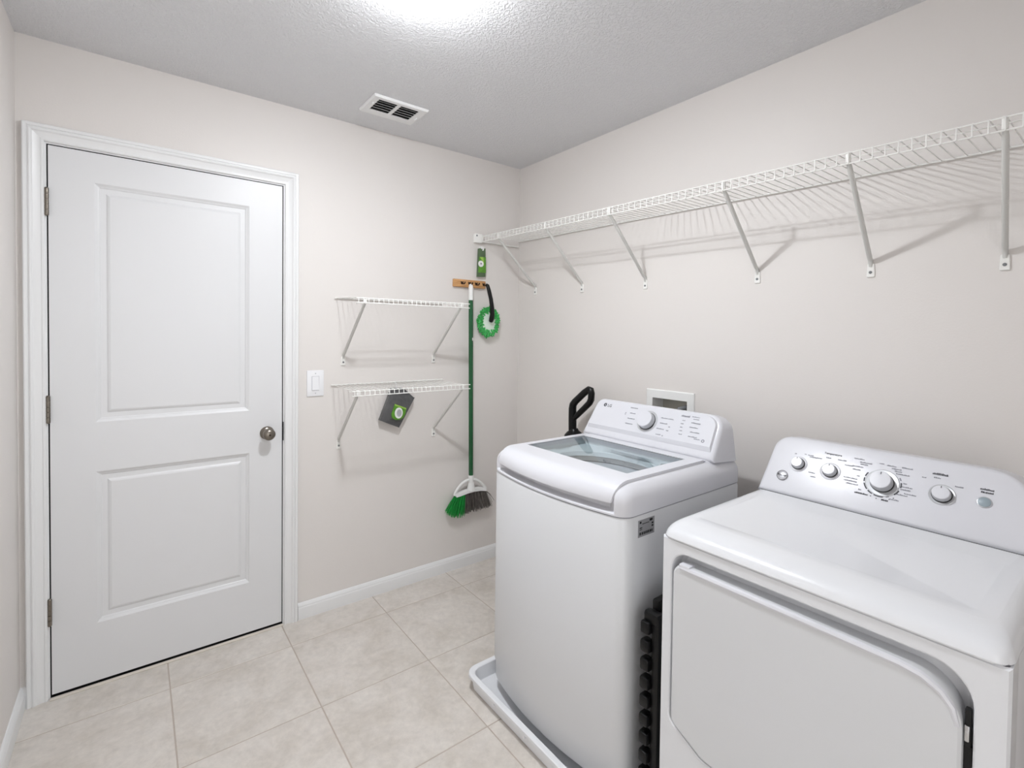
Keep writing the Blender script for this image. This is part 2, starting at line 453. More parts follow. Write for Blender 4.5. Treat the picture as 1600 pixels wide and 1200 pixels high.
# door slab with two moulded panels
door = empty('door_1', (DX0, 0.002, DZ0), 'closed white two-panel interior door with a round nickel knob', 'door', kind='structure')
YD = 0.002
P1 = (-2.054, -1.5275, 1.018, 1.930); P2 = (-2.054, -1.5245, 0.239, 0.827)
b = MB()
xs = [DX0, P1[0], P1[1], DX1]; zs = [DZ0, P2[2], P2[3], P1[2], P1[3], DZ1]
vid = {}
vs = []
for iz, z in enumerate(zs):
    for ix, x in enumerate(xs): vid[ix, iz] = len(vs); vs.append((x, YD, z))
fs = []
for iz in range(5):
    for ix in range(3):
        if ix == 1 and iz in (1, 3): continue
        fs.append((vid[ix, iz], vid[ix+1, iz], vid[ix+1, iz+1], vid[ix, iz+1]))
b.add(vs, fs)
b.loft([[(x, y, z) for x, z in ((DX0, DZ0), (DX1, DZ0), (DX1, DZ1), (DX0, DZ1))] for y in (YD, 0.037)], False, True)
b.build('door_slab', 'door', door, smooth=0)
for (x0, x1, z0, z1) in (P1, P2):
    rings = []
    for d, y in ((0, 0), (0.004, 0.0025), (0.008, 0.0055), (0.013, 0.0075), (0.016, 0.0105), (0.034, 0.0105), (0.040, 0.0065), (0.046, 0.0045)):
        rings.append([(x0 + d, YD + y, z0 + d), (x1 - d, YD + y, z0 + d), (x1 - d, YD + y, z1 - d), (x0 + d, YD + y, z1 - d)])
    MB().loft(rings, False, True).build('panel', 'door', door, smooth=12)
KC = (-1.4555, 0, 0.9105)
kn = MB().lathe([(0.0295, -0.002), (0.0300, 0.003), (0.0285, 0.007), (0.021, 0.011), (0.0125, 0.014), (0.0115, 0.026), (0.0135, 0.031), (0.0215, 0.037), (0.0255, 0.045), (0.0255, 0.054), (0.0225, 0.060), (0.013, 0.064), (0.0001, 0.0655)], KC, (0, -1, 0), 32).build('door_knob', 'nickel', door, smooth=50)
MB().lathe([(0.0045, 0.0), (0.0045, 0.003), (0.003, 0.004)], (KC[0], -0.0640, KC[2]), (0, -1, 0), 12).build('lock_button', 'hook', kn)
for z in (1.836, 1.0785, 0.3265):
    prof = [(0.0001, -0.052), (0.0045, -0.051), (0.0065, -0.048)]
    for k in range(5):
        z0 = -0.048 + k * 0.0192
        prof += [(0.0065, z0 + 0.001), (0.0065, z0 + 0.0180), (0.0052, z0 + 0.0186)]
    prof += [(0.0065, 0.048), (0.0045, 0.051), (0.0001, 0.052)]
    MB().lathe(prof, (-2.1862, -0.0058, z), (0, 0, 1), 14).build('hinge', 'nickel', door, smooth=35)

# ------------------------------------------------------------------ ceiling lamp and vent
LC = (-1.265, -1.165)
lamp = empty('ceiling_light', (LC[0], LC[1], H), 'lit round flush ceiling lamp at the top edge of the picture', 'lamp')
MB().lathe([(0.130, 0.0), (0.130, -0.008), (0.122, -0.011)], (LC[0], LC[1], H), (0, 0, 1), 48).build('lamp_base', 'white', lamp)
MB().lathe([(0.118, -0.008), (0.121, -0.020), (0.115, -0.038), (0.096, -0.055), (0.066, -0.067), (0.032, -0.073), (0.0001, -0.075)], (LC[0], LC[1], H), (0, 0, 1), 48).build('lamp_glass', 'lamp', lamp, smooth=60)

MB().lathe([(.060, .020), (.060, .004), (.052, .0)], (LC[0], LC[1], H - .034), (0, 0, 1), 32).build('light_module_housing', 'white', lamp, smooth=30)
MB().lathe([(.0345, .0), (.033, -.003), (.022, -.005), (.0001, -.006)], (LC[0], LC[1], H - .034), (0, 0, 1), 32).build('light_module', 'bulb', lamp, smooth=60)

vent = empty('air_vent', (-0.971, -0.282, H), 'white two-column louvred air vent in the ceiling', 'vent')
V = (-1.103, -0.842, -0.376, -0.186)
VB, VT = H - 0.011, H - 0.0002
cols = ((-1.073, -0.985), (-0.969, -0.880)); VY = (-0.351, -0.234)
b = MB()
vx = [V[0], cols[0][0], cols[0][1], cols[1][0], cols[1][1], V[1]]; vy = [V[2], VY[0], VY[1], V[3]]
b.box((vx[0] + .004, vy[0] + .004, VB), (vx[1], vy[3] - .004, VB + .004)); b.box((vx[4], vy[0] + .004, VB), (vx[5] - .004, vy[3] - .004, VB + .004))
b.box((vx[2], vy[0] + .004, VB), (vx[3], vy[3] - .004, VB + .004))
for (q0, q1) in ((vx[1], vx[2]), (vx[3], vx[4])):
    b.box((q0, vy[0] + .004, VB), (q1, vy[1], VB + .004)); b.box((q0, vy[2], VB), (q1, vy[3] - .004, VB + .004))
o_ = [(V[0], V[2]), (V[1], V[2]), (V[1], V[3]), (V[0], V[3])]
b.loft([[(x, y, VT) for x, y in o_], [(x, y, VT - .004) for x, y in o_], [(x, y, VB) for x, y in inset(o_, .004)], [(x, y, VB + .004) for x, y in inset(o_, .008)]], False, False)
b.build('frame', 'vent', vent, smooth=0)
MB().box((vx[1] - .004, vy[1] - .004, H - .003), (vx[4] + .004, vy[2] + .004, H - .0005)).build('duct_shade', 'dark', vent, smooth=0)  # dark plate painted in for the unlit space behind the slats
for (q0, q1) in cols:
    for k in range(4):
        yc = VY[0] + (VY[1] - VY[0]) * (k + 1) / 5
        b = MB(); b.add([(q0, yc - .0065, VB + .0005), (q1, yc - .0065, VB + .0005), (q1, yc + .0045, VB + .007), (q0, yc + .0045, VB + .007), (q0, yc - .0065, VB + .0018), (q1, yc - .0065, VB + .0018), (q1, yc + .0045, VB + .0083), (q0, yc + .0045, VB + .0083)],
                        [(0,1,2,3),(7,6,5,4),(0,4,5,1),(1,5,6,2),(2,6,7,3),(3,7,4,0)])
        b.build('slat', 'vent', vent, smooth=0)
for x, y in ((-1.084, -0.299), (-0.859, -0.272)):
    MB().rbox((x - .003, y - .012, VB - .007), (x + .003, y + .012, VB + .001), .002).build('damper_lever', 'vent', vent)

# ------------------------------------------------------------------ light switch
sw = empty('light_switch', (-1.2435, 0, 1.0645), 'white rocker light switch between door casing and shelves', 'switch')
MB().rbox((-1.283, -0.0055, 1.0645), (-1.204, 0, 1.1895), 0.003).build('wall_plate', 'plate', sw)
b = MB(); b.box((-1.2606, -0.0052, 1.0930), (-1.2264, -0.0058, 1.1610)); b.build('rocker_frame', 'printl', sw, smooth=0)
MB().add([(x, y, z) for x in (-1.2595, -1.2275) for y, z in ((-0.0050, 1.0942), (-0.0098, 1.0948), (-0.0075, 1.128), (-0.0068, 1.1598), (-0.0050, 1.1602))],
         [(0,1,2,3,4), (9,8,7,6,5), (0,5,6,1), (1,6,7,2), (2,7,8,3), (3,8,9,4), (4,9,5,0)]).build('rocker', 'plate', sw, smooth=0)
for z in (1.0795, 1.1745): MB().lathe([(0.003, 0.005), (0.003, 0.0062), (0.002, 0.0066)], (-1.2435, 0, z), (0, -1, 0), 10).build('screw', 'ring', sw)

# ------------------------------------------------------------------ wire shelves
RW = 0.0020
def wire_shelf(name, label, group, org, along, out, length, depth, zr, zt0, zb0, slope, step, braces, foot_dz, r_wire, first, mid):
    """along/out = unit vectors; heights at the start, slope = rise per metre; braces = [(foot s, lip s)]"""
    A = Vector(along); O = Vector(out); org = Vector(org)
    P = lambda s, d, z: org + A * s + O * d + Vector((0, 0, z))
    root = empty(name, P(length / 2, 0, zb0), label, 'wire shelf', group)
    def rod(nm, s0, s1, d, z, r, n=8):
        return MB().tube([P(s0, d, z + slope * s0), P(s1, d, z + slope * s1)], r, n).build(nm, 'wire', root, smooth=60)
    rod('back_rail', 0, length, 0.009, zr, RW * 1.6)
    rod('front_rod', first - .01, length, depth, zt0, RW * 1.15); rod('front_rod', first - .01, length, depth, zb0, RW * 1.15)
    rod('support_rod', first - .01, length, mid, zt0 - .0035, RW * .9)
    n = int((length - first) / step)
    proto = None
    for k in range(n):
        s = first + k * step
        if proto is None:
            proto = MB().tube([P(s, 0.009, zr + slope * s), P(s, depth - .004, zt0 + .003 + slope * s), P(s, depth + .002, zt0 + slope * s), P(s, depth + .003, zb0 - .001 + slope * s)], r_wire, 6).build('deck_wire', 'wire', root, smooth=60)
        else: dup(proto, A * (s - first) + Vector((0, 0, slope * (s - first))), root)
    for (fs, ls) in braces:
        zf = zb0 + slope * fs - foot_dz
        foot = P(fs, 0.006, zf + .028); topp = P(ls, depth - .012, zb0 + slope * ls - .001)
        d = (topp - foot)
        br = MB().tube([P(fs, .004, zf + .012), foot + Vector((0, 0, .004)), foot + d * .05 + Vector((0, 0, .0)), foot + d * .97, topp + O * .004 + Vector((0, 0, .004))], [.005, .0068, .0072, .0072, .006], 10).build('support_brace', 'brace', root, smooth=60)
        ol = rpoly([(-.0115, -.022, .004), (.0115, -.022, .004), (.0095, .022, .003), (-.0095, .022, .003)], 3)
        fp = MB().loft([[P(fs + a, h, zf + z) for a, z in ol] for h in (0.0, .004)] + [[P(fs + a, .0055, zf + z) for a, z in inset(ol, .0018)]]).build('foot_plate', 'wire', br, smooth=30)
        MB().lathe([(.0048, .005), (.0048, .0068), (.003, .0078)], P(fs, 0, zf - .006), tuple(O), 10).build('screw', 'hose', br)
        c = P(ls, depth - .004, zb0 + slope * ls)
        b = MB().rbox(c - A * .006 - O * .006 + Vector((0, 0, .003)), c + A * .006 + O * .004 + Vector((0, 0, zt0 - zb0 + .004)), .002)
        b.build('clip', 'wire', br)
    return root

SL = -0.0185
long_shelf = wire_shelf('wire_shelf', 'long white wire shelf on the right wall above the washer and dryer', None,
    (0, 0, 0), (0, -1, 0), (-1, 0, 0), 2.80, 0.300, 1.9575, 1.952, 1.921, -0.0225, 0.0293,
    [(0.166, 0.18), (0.559, 0.585), (0.978, 1.005), (1.510, 1.528), (1.883, 1.908), (2.199, 2.231), (2.60, 2.63)], 0.279, 0.0017, 0.035, 0.262)
br = MB().rbox((-.350, -.026, 1.912), (-.296, 0, 1.965), .004).build('end_bracket', 'wire', long_shelf)
MB().lathe([(.005, 0.026), (.005, .0275)], (-.338, 0, 1.952), (0, -1, 0), 10).build('screw', 'hose', br)
MB().box((-.296, -.020, 1.920), (-.024, -.003, 1.926)).build('end_arm', 'wire', long_shelf, smooth=0)

GS = 'small wire shelves on the back wall'
wire_shelf('wire_shelf', 'upper small empty wire shelf on the back wall beside the light switch', GS,
    (-1.155, 0, 0), (1, 0, 0), (0, -1, 0), 0.597, 0.300, 1.543, 1.5285, 1.5075, 0.0, 0.0236,
    [(0.045, 0.045), (0.550, 0.548)], 0.276, 0.0016, 0.012, 0.262)
wire_shelf('wire_shelf', 'lower small wire shelf on the back wall with the grey packet hanging from it', GS,
    (-1.171, 0, 0), (1, 0, 0), (0, -1, 0), 0.621, 0.300, 1.1145, 1.1105, 1.090, 0.0, 0.0236,
    [(0.040, 0.028), (0.570, 0.580)], 0.273, 0.0016, 0.012, 0.262)

# ------------------------------------------------------------------ peg rack, broom, duster, packets
rack = empty('peg_rack', (-.376, 0, 1.645), 'honey wood peg rack with four dark hooks on the back wall', 'peg rack')
MB().rbox((-.486, -.017, 1.645), (-.266, 0, 1.6895), .003).build('board', 'wood', rack)
for x in (-.432, -.381, -.334, -.281):
    h = MB()
    h.tube([(x, -.016, 1.668), (x, -.032, 1.662), (x, -.046, 1.662), (x, -.052, 1.672)], [.0045, .004, .0035, .0042], 8)
    h.tube([(x - .009, -.019, 1.677), (x, -.021, 1.664), (x + .009, -.019, 1.677)], .0028, 6)
    h.lathe([(.008, .016), (.008, .019), (.005, .0205)], (x, 0, 1.668), (0, -1, 0), 12)
    h.build('hook', 'hook', rack, smooth=50)

broom = empty('broom', (-.37, -.034, .325), 'tall broom with green pole and green and grey bristles on the peg rack', 'broom')
YB = -.036
MB().tube([(-.3825, YB, 1.574), (-.3690, YB, .535)], .0128, 14).build('pole', 'green', broom, smooth=50)
MB().tube([(-.3838, YB, 1.664), (-.3836, YB, 1.658), (-.3834, YB, 1.645), (-.3824, YB, 1.570)], [.006, .011, .0136, .0136], 14).build('grip', 'white', broom, smooth=50)
MB().tube([(-.3694, YB, .545), (-.3690, YB, .535), (-.3688, YB, .505), (-.3675, YB, .480)], [.0145, .0165, .0155, .013], 14).build('socket', 'white', broom, smooth=50)
MB().rbox((-.3785, -.0502, 1.335), (-.3735, -.0485, 1.352), .0008).build('pole_spot', 'white', broom)  # small white spot on the front of the pole
outl = [(-.477, .444), (-.475, .458), (-.463, .476), (-.449, .491), (-.427, .507), (-.405, .517), (-.376, .520), (-.339, .514), (-.316, .502), (-.296, .486), (-.277, .466), (-.265, .451), (-.267, .441)]
hd = MB()
hd.tube([(x, YB, z) for x, z in outl], [.008] * len(outl), 8)
low = [(-.474, .446), (-.44, .449), (-.40, .455), (-.353, .457), (-.31, .455), (-.268, .446)]
hd.loft([[(x, YB - .016, z - .010), (x, YB + .016, z - .010), (x, YB + .014, z + .008), (x, YB - .014, z + .008)] for x, z in low])
hd.tube([(-.3675, YB, .505), (-.3675, YB, .455)], [.0155, .026], 10)
hd.build('brush_head', 'white', broom, smooth=40)
def bristles(name, m, count, top0, top1, botfn, r):
    mb = MB(); rnd = random.Random(3)
    for k in range(count):
        t = (k + rnd.random()) / count
        x0 = top0[0] + (top1[0] - top0[0]) * t; z0 = top0[1] + (top1[1] - top0[1]) * t
        y0 = YB + rnd.uniform(-.012, .012)
        bx, bz = botfn(t)
        bx += rnd.uniform(-.006, .006); bz += rnd.uniform(-.008, .008)
        y1 = min(YB + (y0 - YB) * 1.5 + rnd.uniform(-.004, .004), -.006)
        mx, mz = (x0 + bx) / 2 + (bx - x0) * .04, (z0 + bz) / 2
        mb.tube([(x0, y0, z0), (mx, (y0 + y1) / 2, mz), (bx, y1, bz)], [r, r, r * .8], 3)
    return tag(mb.build(name, m, broom, smooth=0), kind='stuff')
def gb(t):
    return (-.536 + .118 * t, .362 - .052 * math.sin(min(t * 1.5, 1) * PI / 2) + .012 * t)
def kb(t): return (-.424 + .200 * t, .328 + .010 * t)
bristles('green_bristles', 'brgreen', 150, (-.474, .442), (-.410, .447), gb, .0016)
bristles('grey_bristles', 'brgrey', 260, (-.412, .447), (-.268, .441), kb, .0015)
mb = MB()
for (x, z) in ((-.205, .372), (-.213, .352), (-.199, .362)): mb.tube([(-.270, YB, .440), ((x - .27) / 2 + .004, YB, .408), (x, YB, z)], .0012, 3)
tag(mb.build('stray_bristles', 'brgrey', broom, smooth=0), kind='stuff')

dust = empty('duster', (-.257, -.035, 1.355), 'bright green chenille hand duster with curved black handle on the last hook', 'duster')
MB().tube([(-.2855, -.050, 1.668), (-.279, -.056, 1.660), (-.272, -.062, 1.63), (-.262, -.068, 1.58), (-.255, -.070, 1.53), (-.2515, -.068, 1.49), (-.250, -.060, 1.465), (-.250, -.052, 1.450)],
          [.009, .0135, .0145, .0150, .0160, .0180, .0195, .016], 12, flat=0.8).build('handle', 'black', dust, smooth=50)
DCX, DCZ = -.2545, 1.446
def ell(a, rx, rz, y): return (DCX + rx * math.cos(a), y, DCZ + rz * math.sin(a))
MB().loft([[ell(2*PI*k/28, rx, rz, y) for k in range(28)] for rx, rz, y in ((.066, .078, -.012), (.070, .082, -.024), (.062, .074, -.036), (.044, .060, -.041))]).build('pad', 'padw', dust, smooth=60)
mb = MB(); rnd = random.Random(5)
for k in range(620):
    a = rnd.uniform(0, 2 * PI); q = rnd.uniform(.58, 1.0)
    p0 = Vector(ell(a, .066 * q, .079 * q, -.020 - .022 * rnd.random()))
    dr = Vector((math.cos(a + rnd.uniform(-.7, .7)), rnd.uniform(-.6, .35), math.sin(a + rnd.uniform(-.7, .7)))).normalized()
    ln = rnd.uniform(.013, .022)
    p1 = p0 + dr * ln; p1.y = min(p1.y, -.006); p0.y = min(p0.y, -.008)
    mb.tube([p0, (p0 + p1) / 2 + Vector((0, -.002, 0)), p1], [.0042, .0052, .0030], 5)
tag(mb.build('chenille_fringe', 'chenille', dust, smooth=60), kind='stuff')

def quadcard(c4, y0, y1, bulge=0.0):
    """thin packet from four corner points (x, z), thickness y0..y1"""
    n = 5; mb = MB()
    def pt(u, v, y):
        a = Vector(c4[0]).lerp(Vector(c4[1]), u); b_ = Vector(c4[3]).lerp(Vector(c4[2]), u); p = a.lerp(b_, v); return (p.x, y, p.y)
    for side in (0, 1):
        vs = [pt(i / n, j / n, (y0 - bulge * math.sin(PI*i/n) * math.sin(PI*j/n)) if side == 0 else y1) for j in range(n + 1) for i in range(n + 1)]
        mb.add(vs, [(j*(n+1)+i, j*(n+1)+i+1, (j+1)*(n+1)+i+1, (j+1)*(n+1)+i) for j in range(n) for i in range(n)])
    for e in (lambda t, y: pt(t, 0, y), lambda t, y: pt(1, t, y), lambda t, y: pt(1 - t, 1, y), lambda t, y: pt(0, 1 - t, y)):
        mb.add([e(k / n, y) for k in range(n + 1) for y in (y0, y1)], [(2*k, 2*k+2, 2*k+3, 2*k+1) for k in range(n)])
    bm = bmesh.new(); vv = [bm.verts.new(v) for v in mb.v]
    for f in mb.f: bm.faces.new([vv[i] for i in f])
    bmesh.ops.remove_doubles(bm, verts=bm.verts[:], dist=1e-5); bm.verts.index_update()
    out = MB(); out.add([v.co.copy() for v in bm.verts], [[v.index for v in f.verts] for f in bm.faces]); bm.free(); return out

gp = empty('green_packet', (-.297, -.01, 1.714), 'narrow green cleaning cloth packet hanging above the peg rack', 'packet')
quadcard([(-.3175, 1.880), (-.2735, 1.884), (-.2715, 1.716), (-.3245, 1.713)], -.022, -.004, .004).build('card', 'packdk', gp)
quadcard([(-.3195, 1.829), (-.2728, 1.832), (-.2718, 1.738), (-.3235, 1.738)], -.0262, -.020, .0015).build('label', 'packgr', gp)
quadcard([(-.3165, 1.829), (-.292, 1.831), (-.285, 1.78), (-.303, 1.81)], -.0275, -.025).build('label_flash', 'packlt', gp)
MB().lathe([(.0185, .026), (.0185, .0285)], (-.309, 0, 1.789), (0, -1, 0), 24).build('label_disc', 'white', gp)
MB().lathe([(.0055, .0280), (.0055, .0292)], (-.3085, 0, 1.790), (0, -1, 0), 16).build('label_mark', 'printl', gp)
b = MB(); b.tube([(-.2955, 0, 1.874), (-.2955, -.030, 1.870), (-.2955, -.034, 1.882)], .0035, 8); b.lathe([(.010, 0), (.010, .003)], (-.2955, 0, 1.886), (0, -1, 0), 12)
b.rbox((-.306, -.026, 1.877), (-.285, -.002, 1.892), .003)
b.build('hanger_clip', 'white', gp)

yp = empty('grey_packet', (-.83, -.025, .873), 'tilted grey cloth packet with green label hanging under the lower wire shelf', 'packet')
c4 = [(-.874, 1.062), (-.734, 1.027), (-.824, .873), (-.930, .921)]
quadcard(c4, -.036, -.014, .009).build('pouch', 'cloth', yp)
quadcard([(-.868, 1.086), (-.800, 1.082), (-.740, 1.0285), (-.8735, 1.0615)], -.034, -.022).build('header_flap', 'cloth', yp)
MB().tube([(-.838, -.012, 1.112), (-.838, -.028, 1.104), (-.838, -.030, 1.076)], .0022, 6).build('hang_loop', 'white', yp)
lab = [(-.853, 1.002), (-.789, .975), (-.794, .945), (-.806, .926), (-.826, .917), (-.850, .918), (-.868, .930), (-.872, .950)]
MB().loft([[(x, y, z) for x, z in lab] for y in (-.038, -.0478)]).build('label', 'packgr', yp, smooth=0)
MB().loft([[(x, y, z) for x, z in ((-.853, 1.0025), (-.789, .9755), (-.790, .968), (-.855, .994))] for y in (-.045, -.0486)]).build('label_flash', 'packlt', yp, smooth=0)
MB().loft([[(-.832 + .0225 * math.cos(2*PI*k/24), y, .953 + .029 * math.sin(2*PI*k/24)) for k in range(24)] for y in (-.046, -.0492)]).build('label_disc', 'white', yp)
MB().loft([[(-.830 + .014 * math.cos(2*PI*k/20), y, .953 + .020 * math.sin(2*PI*k/20)) for k in range(20)] for y in (-.048, -.0497)]).build('label_mark', 'ring', yp)

# ------------------------------------------------------------------ washer outlet box on the right wall
ob = empty('outlet_box', (0, -1.125, .885), 'white washer outlet box set in the right wall behind the washer', 'outlet box')
b = MB()
fo = [(-1.249, .885), (-.999, .885), (-.999, 1.127), (-1.249, 1.127)]; fi = [(OY0, OZ0), (OY1, OZ0), (OY1, OZ1), (OY0, OZ1)]
b.loft([[(0, y, z) for y, z in fo], [(-.005, y, z) for y, z in fo], [(-.008, y, z) for y, z in inset(fo, .004)], [(-.008, y, z) for y, z in fi], [(.075, y, z) for y, z in fi]], False, False)
b.build('flange', 'white', ob, smooth=0)
MB().box((.075, OY0, OZ0), (.08, OY1, OZ1)).build('box_back', 'boxin', ob, smooth=0)
for y, m in ((-1.085, 'red'), (-1.165, 'blue')):
    vlv = MB().tube([(.045, y, .926), (.045, y, .99)], .010, 10).build('valve', 'nickel', ob)
    MB().rbox((.012, y - .020, .985), (.024, y + .020, .997), .003).build('valve_handle', m, vlv)
MB().tube([(.055, -1.208, .93), (.045, -1.205, 1.03), (.02, -1.195, 1.058), (-.02, -1.188, 1.052), (-.05, -1.18, 1.00), (-.06, -1.17, .85), (-.06, -1.17, .5)], .011, 10).build('drain_hose', 'hose', ob, smooth=60)

# ------------------------------------------------------------------ black cleaning tool behind the washer
ct = empty('cleaning_tool', (-.11, -.63, 0), 'black loop-handled cleaning tool standing behind the washer in the corner', 'cleaning tool')
TXX = -.115
MB().tube([(TXX, -.622, .06), (TXX, -.622, .86)], .018, 12).build('shaft', 'black', ct, smooth=50)
MB().lathe([(.052, .0), (.050, .012), (.038, .026), (.024, .036), (.020, .046)], (TXX, -.628, .842), (0, 0, 1), 20).build('collar', 'black', ct, smooth=50)
loop = [(TXX, -.617, .86), (TXX, -.615, .93), (TXX, -.614, .990), (TXX, -.618, 1.012), (TXX, -.634, 1.030), (TXX, -.70, 1.083), (TXX, -.728, 1.101), (TXX, -.742, 1.099), (TXX, -.747, 1.083), (TXX, -.745, 1.052), (TXX, -.735, 1.034), (TXX, -.70, 1.003), (TXX, -.652, .962), (TXX, -.622, .938)]
MB().tube(loop, [.021, .021, .0205, .0195, .0185, .018, .0175, .0175, .017, .017, .0165, .0155, .015, .014], 12).build('loop_handle', 'black', ct, smooth=60)
MB().rbox((TXX - .06, -.76, .0), (TXX + .06, -.50, .065), .012).build('tool_head', 'black', ct)

# ------------------------------------------------------------------ drain pan
pan = empty('drain_pan', (-.55, -1.235, 0), 'white plastic drain pan on the floor under the washer', 'drain pan')
PX0, PX1, PY0, PY1 = -.916, -.12, -1.600, -.848
rg = []
for d, z in ((.020, 0.0), (.016, .004), (.010, .046), (.006, .050), (.0, .050), (.0, .060), (.003, .063), (.018, .063), (.022, .060), (.030, .012), (.036, .008)):
    rg.append([(x, y, z) for x, y in rrect(PX0 + d, PX1 - d, PY0 + d, PY1 - d, max(.05 - d * .6, .02), 6)])
MB().loft(rg, True, True).build('tray', 'pan', pan, smooth=35)
for y in (-1.02, -1.20, -1.38): MB().rbox((PX0 + .002, y - .02, .030), (PX0 + .018, y + .02, .051), .004).build('rim_rib', 'pan', pan)

# ------------------------------------------------------------------ washing machine
WX0, WX1, WY0, WY1, WS = -.832, -.216, -1.561, -.917, .852   # front, back, right, left, seam height
BOW = .042
def wplan(d=0.0, n=18, dr=0.0, bow=BOW):
    """plan outline, d = inset (front/left/right), bowed front edge; returns CCW list with a dense front"""
    x0, x1, y0, y1 = WX0 + d, WX1 - dr, WY0 + d, WY1 - d
    r = max(.035 - d * .3, .012)
    yc, hw = (y0 + y1) / 2, (y1 - y0) / 2
    pts = [(x0 + r + .02 + (x1 - x0 - r - .02) * k / 12, y0) for k in range(12)] + [(x1, y0 + (y1 - y0) * k / 16) for k in range(17)] + [(x1 - (x1 - x0 - r - .02) * k / 12, y1) for k in range(1, 13)]
    for k in range(5):
        a = math.radians(90 + 90 * k / 4); pts.append((x0 + r + r * math.cos(a), y1 - r + r * math.sin(a)))
    for k in range(1, n): pts.append((x0, y1 - r - (y1 - y0 - 2 * r) * k / n))
    for k in range(5):
        a = math.radians(180 + 90 * k / 4); pts.append((x0 + r + r * math.cos(a), y0 + r + r * math.sin(a)))
    out = []
    for x, y in pts:
        wgt = max(0.0, min(1.0, (x0 + .12 - x) / .12)) if x < x0 + .12 else 0
        out.append((x - bow * (1 - ((y - yc) / hw) ** 2) * wgt, y))
    return out
washer = empty('washing_machine', (-.52, -1.24, .012), 'white top-load washing machine with glass lid standing in the drain pan', 'washing machine')
rg = []
for d, z in ((.040, .052), (.012, .053), (.006, .056), (.0045, .064), (.0045, .115), (.0, .135), (.0, WS - .006), (.003, WS - .001)):
    rg.append([(x, y, z) for x, y in wplan(max(d, 0.0))])
MB().loft(rg, True, True).build('cabinet', 'front', washer, smooth=40)
MB().loft([[(x, y, z) for x, y in wplan(.004)] for z in (WS - .003, WS + .003)], False, False).build('seam', 'printl', washer, smooth=40)
for x in (-.75, -.30):
    for y in (-1.48, -1.00): MB().lathe([(.024, .008), (.024, .020), (.012, .024), (.012, .044)], (x, y, 0), (0, 0, 1), 12).build('foot', 'black', washer)
# deck (top cover): rounded shoulder, an opening under the lid and a grip recess under the lid's front lip
WT = .945
SH = .060
LX0, LX1, LY0, LY1 = -.752, -.372, -1.512, -.975           # lid well
def deck_ring(t):
    a = t * PI / 2
    return SH * (1 - math.cos(a)), WS + .003 + (WT - WS - .003 - .052) + .052 * math.sin(a)
def in_grip(y, z):
    if not (-1.502 < y < -.968): return 0.0
    e = min((y + 1.502) / .006, (-.968 - y) / .006, 1.0)
    return e * max(0.0, min(1.0, (z - .862) / .006)) * max(0.0, min(1.0, (.925 - z) / .010))
rings = []
for d, z in [(0.0, WS + .003), (0.0, .860), (0, .863), (0, .866), (0, .869), (0, .875), (0, .882), (0, .890)] + [deck_ring(k / 9) for k in range(1, 10)]:
    rg = []
    for x, y in wplan(d):
        q = in_grip(y, z) if x < WX0 + d + .005 else 0.0
        rg.append((x + .026 * q, y, z))
    rings.append(rg)
top = rings[-1]
b = MB().loft(rings, True, False)
def to_rect(p, x0, x1, y0, y1):
    """radial projection of plan point p on the rectangle's outline"""
    cx, cy = (x0 + x1) / 2, (y0 + y1) / 2
    dx, dy = p[0] - cx, p[1] - cy
    k = 1 / max(abs(dx) / ((x1 - x0) / 2), abs(dy) / ((y1 - y0) / 2), 1e-6)
    return (cx + dx * k, cy + dy * k)
# corner points of the front rectangle must survive the projection
def with_corners(outer, inner, y0, y1, z0, z1):
    for cy, cz in ((y0, z0), (y1, z0), (y1, z1), (y0, z1)):
        i = min(range(len(outer)), key=lambda i: (outer[i][0] - cy) ** 2 + (outer[i][1] - cz) ** 2); outer[i] = (cy, cz)
    return outer
r_in = with_corners([to_rect(p, -.735, -.405, -1.487, -.983) for p in top], None, -.735, -.405, -1.487, -.983)
b.loft([top, [(x, y, WT) for x, y in r_in], [(x, y, WT - .018) for x, y in r_in]], False, False)
b.build('deck', 'plastic', washer, smooth=35)
# tub seen through the lid
TCX, TCY = -.545, -1.235
nn = len(r_in)
ang = [math.atan2(y - TCY, x - TCX) for x, y in r_in]
def ellr(rx, ry, z):
    return [(TCX + math.cos(a) / math.hypot(math.cos(a) / rx, math.sin(a) / ry), TCY + math.sin(a) / math.hypot(math.cos(a) / rx, math.sin(a) / ry), z) for a in ang]
MB().loft([[(x, y, WT - .018) for x, y in r_in], [(x, y, WT - .030) for x, y in inset(r_in, .003)], ellr(.158, .238, WT - .046), ellr(.152, .230, WT - .049), ellr(.150, .228, WT - .066)], False, False).build('tub_cover', 'tub', washer, smooth=30)
MB().loft([ellr(.154, .232, WT - .064), ellr(.149, .225, WT - .084), ellr(.156, .234, WT - .090), ellr(.175, .236, WT - .13), ellr(.205, .236, WT - .46), ellr(.05, .05, WT - .48)], False, True).build('basket', 'steel', washer, smooth=30)
MB().lathe([(.044, 0), (.044, .012), (.036, .020), (.026, .021), (.024, .012)], (-.440, -1.425, WT - .046), (0, 0, 1), 24).build('dispenser', 'tub', washer)
